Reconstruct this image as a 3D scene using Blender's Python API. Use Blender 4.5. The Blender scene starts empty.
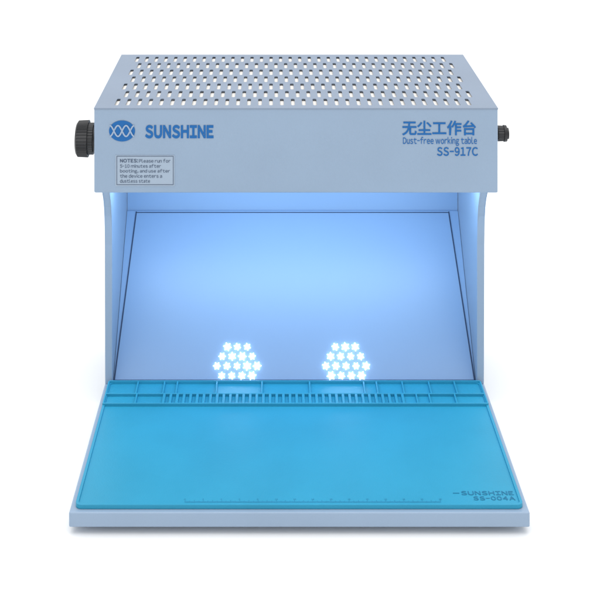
import bpy, bmesh, math, random
from mathutils import Vector, Matrix
random.seed(4)
S=bpy.context.scene
COL=S.collection
F=1200.0; CX=272.0; YH=-215.0; ZC=0.805; CAMX=-0.0297; D0=1.45
def Y(d): return d-D0
def P(px,py,d): return ((px-CX)*d/F+CAMX, d-D0, ZC-(py-YH)*d/F)
def PG(px,py,z):   # point on horizontal plane z
    d=(ZC-z)*F/(py-YH); return P(px,py,d)

# ---------------- materials
def mat(name,col,rough=.5,spec=.5,metal=0,emit=None,es=0,noise=0,nscale=40,bump=0,bscale=400,coat=0,rvar=0):
    m=bpy.data.materials.new(name); m.use_nodes=True
    nt=m.node_tree; b=nt.nodes['Principled BSDF']
    b.inputs['Base Color'].default_value=(*col,1); b.inputs['Roughness'].default_value=rough
    b.inputs['Specular IOR Level'].default_value=spec; b.inputs['Metallic'].default_value=metal
    b.inputs['Coat Weight'].default_value=coat
    if emit: b.inputs['Emission Color'].default_value=(*emit,1); b.inputs['Emission Strength'].default_value=es
    tc=nt.nodes.new('ShaderNodeTexCoord')
    if noise:
        n=nt.nodes.new('ShaderNodeTexNoise'); n.inputs['Scale'].default_value=nscale; n.inputs['Detail'].default_value=5
        nt.links.new(tc.outputs['Object'],n.inputs['Vector'])
        r=nt.nodes.new('ShaderNodeMapRange'); r.inputs[1].default_value=.3; r.inputs[2].default_value=.7
        r.inputs[3].default_value=1-noise; r.inputs[4].default_value=1+noise
        nt.links.new(n.outputs['Fac'],r.inputs[0])
        v=nt.nodes.new('ShaderNodeVectorMath'); v.operation='SCALE'; v.inputs[0].default_value=col
        nt.links.new(r.outputs[0],v.inputs['Scale']); nt.links.new(v.outputs[0],b.inputs['Base Color'])
        if rvar:
            r2=nt.nodes.new('ShaderNodeMapRange'); r2.inputs[3].default_value=rough-rvar; r2.inputs[4].default_value=rough+rvar
            nt.links.new(n.outputs['Fac'],r2.inputs[0]); nt.links.new(r2.outputs[0],b.inputs['Roughness'])
    if bump:
        n=nt.nodes.new('ShaderNodeTexNoise'); n.inputs['Scale'].default_value=bscale; n.inputs['Detail'].default_value=2
        nt.links.new(tc.outputs['Object'],n.inputs['Vector'])
        bp=nt.nodes.new('ShaderNodeBump'); bp.inputs['Strength'].default_value=bump; bp.inputs['Distance'].default_value=.0005
        nt.links.new(n.outputs['Fac'],bp.inputs['Height']); nt.links.new(bp.outputs[0],b.inputs['Normal'])
    return m
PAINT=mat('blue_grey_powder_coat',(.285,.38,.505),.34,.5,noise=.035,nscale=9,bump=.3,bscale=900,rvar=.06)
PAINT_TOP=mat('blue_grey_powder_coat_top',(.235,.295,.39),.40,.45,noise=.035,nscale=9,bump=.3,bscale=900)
INNER=mat('blue_inner_panel',(.23,.355,.55),.36,.4,noise=.025,nscale=5,bump=.08,bscale=700)
FILTER=mat('white_filter_fleece',(.92,.88,.83),.9,.1,noise=.08,nscale=200)
MAT=mat('cyan_silicone',(.027,.305,.475),.42,.35,noise=.045,nscale=14,bump=.35,bscale=700,rvar=.08)
MATD=mat('cyan_silicone_dark',(.012,.17,.31),.55,.3)
BLACK=mat('black_plastic',(.012,.012,.014),.38,.5,noise=.1)
DARK=mat('dark_gasket',(.03,.05,.10),.6,.3)
INK=mat('blue_ink',(.008,.125,.38),.5,.3)
INKG=mat('grey_ink',(.07,.10,.16),.5,.3)
LAB=mat('label_film',(.35,.43,.53),.35,.5,noise=.02)
PALE=mat('logo_knockout',(.32,.41,.54),.45,.4)
RUB=mat('rubber',(.02,.02,.02),.8,.2)
GLOWM=mat('led_reflection_glow',(.8,.9,1),.2,.5,emit=(.78,.9,1),es=7)  # emissive stand-in for LED reflections on the sloped panel
BARM=mat('led_bar_diffuser',(.9,.95,1),.3,.5,emit=(.62,.82,1),es=1.5)
FLOOR=mat('white_studio_floor',(.93,.93,.93),.6,.2,noise=.004,nscale=3)

# ---------------- helpers
def link(o,parent=None):
    COL.objects.link(o)
    if parent: o.parent=parent
    return o
def from_bm(name,bm,m,parent=None,smooth=False):
    me=bpy.data.meshes.new(name); bmesh.ops.recalc_face_normals(bm,faces=bm.faces)
    bm.to_mesh(me); bm.free(); me.materials.append(m)
    if smooth:
        for p in me.polygons: p.use_smooth=True
    return link(bpy.data.objects.new(name,me),parent)
def add_box(bm,x0,x1,y0,y1,z0,z1,bev=0,seg=2):
    r=bmesh.ops.create_cube(bm,size=1)
    vs=r['verts']
    for v in vs:
        v.co=Vector(((x0+x1)/2+v.co.x*(x1-x0),(y0+y1)/2+v.co.y*(y1-y0),(z0+z1)/2+v.co.z*(z1-z0)))
    if bev:
        es=list({e for v in vs for e in v.link_edges})
        bmesh.ops.bevel(bm,geom=es,offset=bev,segments=seg,affect='EDGES',profile=.5)
def box(name,x0,x1,y0,y1,z0,z1,m,parent=None,bev=0,seg=2):
    bm=bmesh.new(); add_box(bm,x0,x1,y0,y1,z0,z1,bev,seg); return from_bm(name,bm,m,parent)
def prism_x(name,prof,x0,x1,m,parent,bev=0):
    bm=bmesh.new()
    a=[bm.verts.new((x0,y,z)) for y,z in prof]; b=[bm.verts.new((x1,y,z)) for y,z in prof]
    bm.faces.new(a); bm.faces.new(b[::-1]); n=len(prof)
    for i in range(n): bm.faces.new((a[i],a[(i+1)%n],b[(i+1)%n],b[i]))
    if bev:
        es=[e for e in bm.edges if (e.verts[0].co.x==e.verts[1].co.x)]
        bmesh.ops.bevel(bm,geom=es,offset=bev,segments=2,affect='EDGES',profile=.5)
    return from_bm(name,bm,m,parent)
def rrect(x0,x1,y0,y1,r,n=6):
    pts=[]
    for cx,cy,a0 in ((x1-r,y1-r,0),(x0+r,y1-r,90),(x0+r,y0+r,180),(x1-r,y0+r,270)):
        for i in range(n+1):
            a=math.radians(a0+90*i/n); pts.append((cx+r*math.cos(a),cy+r*math.sin(a)))
    return pts
def add_plate(bm,pts,z0,z1,bev=0):
    a=[bm.verts.new((x,y,z0)) for x,y in pts]; b=[bm.verts.new((x,y,z1)) for x,y in pts]
    n=len(pts); bm.faces.new(a[::-1]); t=bm.faces.new(b)
    for i in range(n): bm.faces.new((a[i],a[(i+1)%n],b[(i+1)%n],b[i]))
    if bev: bmesh.ops.bevel(bm,geom=list(t.edges),offset=bev,segments=2,affect='EDGES',profile=.5)
def add_ring(bm,po,pi,z0,z1):
    n=len(po)
    ob=[bm.verts.new((x,y,z0)) for x,y in po]; ot=[bm.verts.new((x,y,z1)) for x,y in po]
    ib=[bm.verts.new((x,y,z0)) for x,y in pi]; it=[bm.verts.new((x,y,z1)) for x,y in pi]
    for i in range(n):
        j=(i+1)%n
        bm.faces.new((ob[i],ob[j],ot[j],ot[i])); bm.faces.new((ot[i],ot[j],it[j],it[i])); bm.faces.new((it[i],it[j],ib[j],ib[i]))
def cyl_x(bm,x0,x1,y,z,r0,r1=None,n=48,ribs=0,rd=0):
    if r1 is None: r1=r0
    A=[];B=[]
    for i in range(n):
        a=2*math.pi*i/n; k=1-(rd if (ribs and i%2) else 0)
        A.append(bm.verts.new((x0,y+r0*k*math.cos(a),z+r0*k*math.sin(a))))
        B.append(bm.verts.new((x1,y+r1*k*math.cos(a),z+r1*k*math.sin(a))))
    bm.faces.new(A); bm.faces.new(B[::-1])
    for i in range(n): bm.faces.new((A[i],A[(i+1)%n],B[(i+1)%n],B[i]))
def text_mesh(body,bold=0):
    cu=bpy.data.curves.new('t','FONT'); cu.body=body; cu.offset=bold; cu.resolution_u=6
    o=bpy.data.objects.new('t',cu); COL.objects.link(o)
    bpy.context.view_layer.update()
    dg=bpy.context.evaluated_depsgraph_get()
    me=bpy.data.meshes.new_from_object(o.evaluated_get(dg))
    bpy.data.objects.remove(o); return me
GC={}
def sans_mesh(body,bold,gap):
    """assemble full-width sans glyphs with proportional advances"""
    V=[];Fc=[];x=0
    for ch in body:
        if ch==' ': x+=.26; continue
        key=(ch,bold)
        if key not in GC:
            g=text_mesh(chr(ord(ch)+0xFEE0) if ord(ch)<127 else ch,bold)
            GC[key]=([tuple(v.co) for v in g.vertices],[tuple(p.vertices) for p in g.polygons])
        vs,fs=GC[key]
        if not vs: print('MISSING',ch); continue
        a=min(v[0] for v in vs); b=max(v[0] for v in vs)
        n=len(V); k=.62 if ch=='-' else 1
        V+=[(x+(v[0]-a)*k,v[1],0) for v in vs]; Fc+=[tuple(i+n for i in f) for f in fs]
        x+=(b-a)*k+gap
    me=bpy.data.meshes.new('t'); me.from_pydata(V,[],Fc); return me
def text(name,body,m,parent,origin,ux,uy,w,h,bold=0,sans=True,gap=.09):
    """fit text bbox to w x h with lower-left at origin, axes ux, uy"""
    me=sans_mesh(body,bold,gap) if sans else text_mesh(body,bold)
    me.name=name
    xs=[v.co.x for v in me.vertices]; ys=[v.co.y for v in me.vertices]
    if not xs: print('EMPTY TEXT',body); return
    x0,x1,y0,y1=min(xs),max(xs),min(ys),max(ys)
    O=Vector(origin);U=Vector(ux);V=Vector(uy)
    for v in me.vertices:
        v.co=O+U*((v.co.x-x0)/(x1-x0)*w)+V*((v.co.y-y0)/(y1-y0)*h)
    me.materials.clear(); me.materials.append(m)
    return link(bpy.data.objects.new(name,me),parent)
D1=1.485; D2=1.757
def ptext(name,body,m,parent,px0,py0,px1,py1,bold=0,off=.0006,sans=True,gap=.09):
    a=P(px0,py1,D1-off); b=P(px1,py0,D1-off)
    return text(name,body,m,parent,a,(1,0,0),(0,0,1),b[0]-a[0],b[2]-a[2],bold,sans,gap)

# ---------------- floor
fl=box('floor',-40,40,-10,60,-.058,-.008,FLOOR); fl['kind']='structure'

# ---------------- workbench
root=bpy.data.objects.new('dust_free_workbench',None); root.empty_display_size=.1; link(root)
root['label']='pale blue-grey metal dust-free workbench with perforated hood and glowing interior'
root['category']='workbench'
ZT=.0161
# base
box('base_plate',-.25,.25,Y(1.301),Y(1.752),0,ZT,PAINT,root,.0016,3)
fm=None
for x in (-.225,.225):
    for d in (1.335,1.72):
        if fm is None:
            bm=bmesh.new(); bmesh.ops.create_cone(bm,cap_ends=True,segments=24,radius1=.009,radius2=.010,depth=.0078)
            fm=from_bm('rubber_foot',bm,RUB,root); o=fm
        else:
            o=fm.copy(); COL.objects.link(o); o.parent=root
        o.location=(x,Y(d),-.0040)
# side walls
prof=[(Y(1.580),ZT+.0005),(Y(1.578),.20)]
for i in range(9):
    t=i/8; a=t*math.pi/2
    prof.append((Y(1.576-.072*(1-math.cos(a))),.225+.074*math.sin(a)))
prof+= [(Y(1.752),.299),(Y(1.752),ZT+.0005)]
for s in (-1,1):
    prism_x('side_wall',prof,s*.2495,s*.240,PAINT,root,.0008)
# hood shell (front, sides, back, ceiling)
zb=.300; zf=.4035; zk=.4085
bm=bmesh.new()
bmesh.ops.create_cube(bm,size=1)
for v in bm.verts:
    back=v.co.y>0; top=v.co.z>0
    v.co=Vector((v.co.x*.5,Y(D2) if back else Y(D1),(zk if back else zf) if top else zb))
topf=[f for f in bm.faces if f.normal.z>.5 or all(v.co.z>.35 for v in f.verts)]
bmesh.ops.bevel(bm,geom=[e for e in bm.edges if not any(f in topf for f in e.link_faces)],offset=.002,segments=3,affect='EDGES',profile=.5)
tf=[f for f in bm.faces if all(v.co.z>.4 for v in f.verts)]
bmesh.ops.delete(bm,geom=tf,context='FACES')
from_bm('hood_shell',bm,PAINT,root)
# grille top: slots
def grille():
    bm=bmesh.new()
    X0,X1=-.250,.250; Ya,Yb=Y(D1)-.0004,Y(D2)
    def zz(y): return zf+.0018+(zk-zf)*(y-Ya)/(Yb-Ya)
    th=.0010
    mx=.019; my=.009
    gx0,gx1=X0+mx,X1-mx; gy0,gy1=Ya+my,Yb-my
    nr=7; nc=33; ph=(gy1-gy0)/nr; pw=(gx1-gx0)/(nc+.5)
    def V(x,y,dz=0): return bm.verts.new((x,y,zz(y)+dz))
    def quad(a,b,c,d): bm.faces.new([V(*a),V(*b),V(*c),V(*d)])
    quad((X0,Ya),(X1,Ya),(X1,gy0),(X0,gy0)); quad((X0,gy1),(X1,gy1),(X1,Yb),(X0,Yb))
    sw=.0024; sl=.0148
    for r in range(nr):
        y0=gy0+r*ph; y1=y0+ph; off=pw/2 if r%2 else 0
        xa=gx0+off; xb=xa+nc*pw
        quad((X0,y0),(xa,y0),(xa,y1),(X0,y1)); quad((xb,y0),(X1,y0),(X1,y1),(xb,y1))
        for c in range(nc):
            cx0=xa+c*pw; cx=cx0+pw/2; cy=(y0+y1)/2
            ins=[];out=[]
            n=6
            for i in range(n+1):
                a=math.pi*i/n; ins.append((cx+sw*math.cos(a),cy+sl-sw+sw*math.sin(a)))
                t=i/n
                out.append((cx0+pw-pw*t,y1))
            for i in range(n+1):
                a=math.pi+math.pi*i/n; ins.append((cx+sw*math.cos(a),cy-sl+sw+sw*math.sin(a)))
                t=i/n; out.append((cx0+pw*t,y0))
            iv=[V(*p) for p in ins]; ov=[V(*p) for p in out]; lv=[V(p[0],p[1],-th) for p in ins]
            m=len(iv)
            for i in range(m):
                j=(i+1)%m
                bm.faces.new((ov[i],ov[j],iv[j],iv[i])); bm.faces.new((iv[i],iv[j],lv[j],lv[i]))
    for a,b in (((X0,Ya),(X1,Ya)),((X1,Ya),(X1,Yb)),((X1,Yb),(X0,Yb)),((X0,Yb),(X0,Ya))):
        bm.faces.new([V(*a),V(*b),V(b[0],b[1],-.0018),V(a[0],a[1],-.0018)])
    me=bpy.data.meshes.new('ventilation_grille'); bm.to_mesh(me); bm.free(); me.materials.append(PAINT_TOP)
    link(bpy.data.objects.new('ventilation_grille',me),root)
grille()
bm=bmesh.new()
vs=[bm.verts.new(p) for p in ((-.246,Y(D1)+.004,zf-.0012),(.246,Y(D1)+.004,zf-.0012),(.246,Y(D2)-.004,zk-.0012),(-.246,Y(D2)-.004,zk-.0012))]
bm.faces.new(vs); from_bm('filter_sheet',bm,FILTER,root)
# interior back wall and sloped panel
pd0,pz0=1.590,ZT+.001; pd1,pz1=1.738,.188
box('rear_wall',-.2395,.2395,Y(1.741),Y(1.751),ZT+.001,.299,INNER,root)
bm=bmesh.new()
vs=[bm.verts.new(p) for p in ((-.2395,Y(pd0),pz0),(.2395,Y(pd0),pz0),(.2395,Y(pd1),pz1),(-.2395,Y(pd1),pz1))]
f=bm.faces.new(vs)
r=bmesh.ops.extrude_face_region(bm,geom=[f])
for v in [g for g in r['geom'] if isinstance(g,bmesh.types.BMVert)]: v.co+=Vector((0,.002,-.002))
from_bm('sloped_panel',bm,INNER,root)
sl=Vector((0,Y(pd1)-Y(pd0),pz1-pz0)); sd=sl.normalized(); sn=Vector((0,-sd.z,sd.y))
bm=bmesh.new()
def strip(a,b,w,h):
    a=Vector(a);b=Vector(b); t=(b-a).normalized(); s=t.cross(sn).normalized()*w/2
    lo=[a-s,a+s,b+s,b-s]; L=[bm.verts.new(p) for p in lo]; U=[bm.verts.new(p+sn*h) for p in lo]
    bm.faces.new(U)
    for i in range(4): bm.faces.new((L[i],L[(i+1)%4],U[(i+1)%4],U[i]))
def SP(x,t,h=0): return Vector((x,Y(pd0),pz0))+sl*t+sn*h
for s in (-1,1): strip(SP(s*.2385,0.0),SP(s*.226,.995),.0015,.001)
strip(SP(-.226,.99),SP(.226,.99),.0009,.0008)
from_bm('panel_gasket',bm,DARK,root)
# led shapes on sloped panel, made to glow in place of reflected LED light
star=None
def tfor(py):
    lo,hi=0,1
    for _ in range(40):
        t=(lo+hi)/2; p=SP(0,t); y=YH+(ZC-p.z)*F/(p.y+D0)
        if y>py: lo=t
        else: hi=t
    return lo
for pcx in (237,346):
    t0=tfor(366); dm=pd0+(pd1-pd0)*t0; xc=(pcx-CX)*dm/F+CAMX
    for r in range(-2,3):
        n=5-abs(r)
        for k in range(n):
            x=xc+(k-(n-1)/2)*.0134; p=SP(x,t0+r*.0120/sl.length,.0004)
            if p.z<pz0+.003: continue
            if star is None:
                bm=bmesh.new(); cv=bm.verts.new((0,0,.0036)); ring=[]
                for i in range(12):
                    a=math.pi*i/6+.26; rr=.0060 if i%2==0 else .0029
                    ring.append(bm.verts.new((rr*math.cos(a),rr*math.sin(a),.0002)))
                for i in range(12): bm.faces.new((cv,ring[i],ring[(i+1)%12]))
                star=from_bm('led_reflection_star',bm,GLOWM,root); o=star
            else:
                o=star.copy(); COL.objects.link(o); o.parent=root
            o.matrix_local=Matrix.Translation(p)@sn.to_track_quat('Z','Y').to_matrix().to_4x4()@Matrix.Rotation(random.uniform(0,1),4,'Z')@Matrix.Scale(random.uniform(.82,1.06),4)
# light bar under hood
box('light_bar',-.22,.22,Y(1.515),Y(1.532),.290,.299,BARM,root,.002)
# knob
bm=bmesh.new(); kz=.3595; ky=Y(1.512)
cyl_x(bm,-.2498,-.254,ky,kz,.0165)
cyl_x(bm,-.254,-.2605,ky,kz,.0195,.0195,72,1,.03)
cyl_x(bm,-.2605,-.2735,ky,kz,.0228,.0222,72,1,.05)
cyl_x(bm,-.2735,-.2755,ky,kz,.0218,.0192,72)
from_bm('control_knob',bm,BLACK,root)
bm=bmesh.new(); kz=.366
cyl_x(bm,.2498,.2545,ky,kz,.0075); cyl_x(bm,.2545,.262,ky,kz,.0098,.0094,40,1,.06); cyl_x(bm,.262,.2655,ky,kz,.0104,.0100,48); cyl_x(bm,.2655,.268,ky,kz,.007)
from_bm('power_connector',bm,BLACK,root)

# writing on hood front
ptext('lettering','SUNSHINE',INK,root,145,125,213.5,138.5,.048,gap=.07)
ptext('lettering','无尘工作台',INK,root,402,120.5,476,135.5,.022,sans=False)
ptext('lettering','Dust-free working table',INK,root,403,137,477,146,.012)
ptext('lettering','SS-917C',INK,root,437,147.2,478,156,.022)
# logo
def pv(px,py,off): return P(px,py,D1-off)
bm=bmesh.new()
bm.faces.new([bm.verts.new(pv(122+13*math.cos(2*math.pi*i/64),131+10.5*math.sin(2*math.pi*i/64),.0006)) for i in range(64)])
logo=from_bm('emblem',bm,INK,root)
bm=bmesh.new()
for ph in (0,math.pi):
    prev=None
    for i in range(61):
        x=109.8+24.4*i/60; u=(x-122)/12.2
        env=5.4
        y=131+env*math.sin(u*math.pi*1.5+ph)*1.0
        dy=env*math.cos(u*math.pi*1.5+ph)*math.pi*1.5/12.2
        L=math.hypot(1,dy); nx,ny=-dy/L*.75,1/L*.75
        cur=(bm.verts.new(pv(x-nx,y-ny,.001 if ph==0 else .0013)),bm.verts.new(pv(x+nx,y+ny,.001 if ph==0 else .0013)))
        if prev: bm.faces.new((prev[0],cur[0],cur[1],prev[1]))
        prev=cur
em=from_bm('emblem_wave',bm,PALE,logo)
# notice label
a=P(115.5,186,D1); b=P(174.5,155,D1)
lab=box('notice_label',a[0],b[0],Y(D1)-.0006,Y(D1)+.0002,a[2],b[2],LAB,root)
bm=bmesh.new()
def flat(bm,x0,x1,y0,y1,off):
    bm.faces.new([bm.verts.new(pv(x,y,off)) for x,y in ((x0,y1),(x1,y1),(x1,y0),(x0,y0))])
flat(bm,116.5,173.5,156,156.5,.0010);flat(bm,116.5,173.5,184.5,185,.0010);flat(bm,116.5,117,156.6,184.4,.0010);flat(bm,173,173.5,156.6,184.4,.0010)
from_bm('label_border',bm,INKG,lab)
ptext('notice_lettering','NOTES:',INKG,lab,120,159,138,162.6,.03,.0010)
ptext('notice_lettering','Please run for',INKG,lab,139,159,170.5,162.7,.006,.0010)
yy=164.2
for s,x1,h in (('5-10 minutes after',161,3.6),('booting, and use after',170,4.4),('the device enters a',162,3.6),('dustless state',150,3.6)):
    ptext('notice_lettering',s,INKG,lab,120,yy,x1,yy+h,.006,.0010); yy+=5

# ---------------- silicone mat
mr=bpy.data.objects.new('silicone_mat',None); mr.empty_display_size=.05; link(mr)
mr['label']='cyan silicone repair mat with storage compartments lying on the workbench base'
mr['category']='work mat'
mx=.2445; ya,yb=Y(1.307),Y(1.577)
z0=ZT+.0004; z1=ZT+.0032; zr=ZT+.0070
bm=bmesh.new(); add_plate(bm,rrect(-mx,mx,ya,yb,.007),z0,z1,.0008)
from_bm('mat_sheet',bm,MAT,mr)
bm=bmesh.new()
add_ring(bm,rrect(-mx+.0002,mx-.0002,ya+.0002,yb-.0002,.0068),rrect(-mx+.0032,mx-.0032,ya+.0032,yb-.0032,.004),z1-.001,z1+.0016)
o=from_bm('mat_rim',bm,MAT,mr)
# compartments
ys=Y(1.5185); ym=Y(1.543)
bm=bmesh.new()
def rib_x(x0,x1,y,w=.0022,h=zr): add_box(bm,x0,x1,y-w/2,y+w/2,z1-.0005,h,.0006)
def rib_y(x,y0,y1,w=.0022,h=zr-.0002): add_box(bm,x-w/2,x+w/2,y0,y1,z1-.0005,h,.0006)
xe=mx-.001
rib_x(-xe,xe,ys); rib_x(-xe,xe,yb-.0015); rib_x(-xe,xe,ym,h=zr-.0001)
rib_y(-xe,ys,yb-.002,h=zr-.0003); rib_y(xe,ys,yb-.002,h=zr-.0003)
for px in (136,163,176,216,262,310,365,378,404,431,457):
    x=PG(px,391,zr)[0]; rib_y(x,ym+.001,yb-.003)
for px in (135,): rib_y(PG(px,402,zr)[0],ys+.001,ym-.001)
xa=PG(163,402,zr)[0]; xb=PG(404,402,zr)[0]
n=36
for i in range(n+1):
    rib_y(xa+(xb-xa)*i/n,ys+.001,ym-.001,.0036)
for px in (418,431,457): rib_y(PG(px,402,zr)[0],ys+.001,ym-.001)
from_bm('compartment_strip',bm,MAT,mr)
# ruler
bm=bmesh.new(); zm=z1+.0004
def mk(x0,x1,y0,y1): bm.faces.new([bm.verts.new(p) for p in ((x0,y0,zm),(x1,y0,zm),(x1,y1,zm),(x0,y1,zm))])
rx0=-.125; 
for i in range(281):
    x=rx0+i*.001; L=.0045 if i%10==0 else (.0033 if i%5==0 else .0022)
    mk(x-.00016,x+.00016,ya+.0065,ya+.0065+L)
from_bm('ruler_marking',bm,MATD,mr)
for i in range(0,29,2):
    text('ruler_numeral',str(i),MATD,mr,(rx0+i*.01-.0012,ya+.0115,zm),(1,0,0),(0,1,0),.0014*len(str(i)),.0024,0)
box('embossed_dash',.171,.178,ya+.0237,ya+.0247,zm-.0003,zm,MATD,mr)
text('embossed_lettering','SUNSHINE',MATD,mr,(.180,ya+.0205,zm),(1,0,0),(0,1,0),.058,.0075,.015,gap=.12)
text('embossed_lettering','SS-004A',MATD,mr,(.192,ya+.0110,zm),(1,0,0),(0,1,0),.046,.0070,.015,gap=.12)

# ---------------- lights
w=bpy.data.worlds.new('World'); S.world=w; w.use_nodes=True
nt=w.node_tree; bg=nt.nodes['Background']
tc=nt.nodes.new('ShaderNodeTexCoord'); sx=nt.nodes.new('ShaderNodeSeparateXYZ'); nt.links.new(tc.outputs['Generated'],sx.inputs[0])
mr_=nt.nodes.new('ShaderNodeMapRange'); mr_.inputs[1].default_value=0; mr_.inputs[2].default_value=1; mr_.inputs[3].default_value=.60; mr_.inputs[4].default_value=1.5
nt.links.new(sx.outputs['Z'],mr_.inputs[0]); nt.links.new(mr_.outputs[0],bg.inputs[1])
bg.inputs[0].default_value=(.97,.985,1,1)
ld=bpy.data.lights.new('key','SUN'); ld.energy=.95; ld.angle=math.radians(60); ld.color=(1,.99,.97)
lo=bpy.data.objects.new('key_softbox',ld); COL.objects.link(lo); lo.rotation_euler=(0,0,0)
ad=bpy.data.lights.new('ledbar','AREA'); ad.shape='RECTANGLE'; ad.size=.46; ad.size_y=.05; ad.energy=.88; ad.color=(.57,.79,1)
ao=bpy.data.objects.new('led_bar_lamp',ad); COL.objects.link(ao); ao.location=(0,Y(1.57),.289); ao.rotation_euler=(math.radians(34),0,0)

# ---------------- camera
cd=bpy.data.cameras.new('cam'); cd.lens=72; cd.sensor_width=36; cd.shift_x=28/600; cd.shift_y=-515/600; cd.clip_end=200; cd.clip_start=.05
co=bpy.data.objects.new('camera',cd); COL.objects.link(co); co.location=(CAMX,-D0,ZC); co.rotation_euler=(math.radians(90),0,0)
S.camera=co
S.view_settings.view_transform='Standard'
try: S.view_settings.look='None'
except: pass
S.view_settings.exposure=0
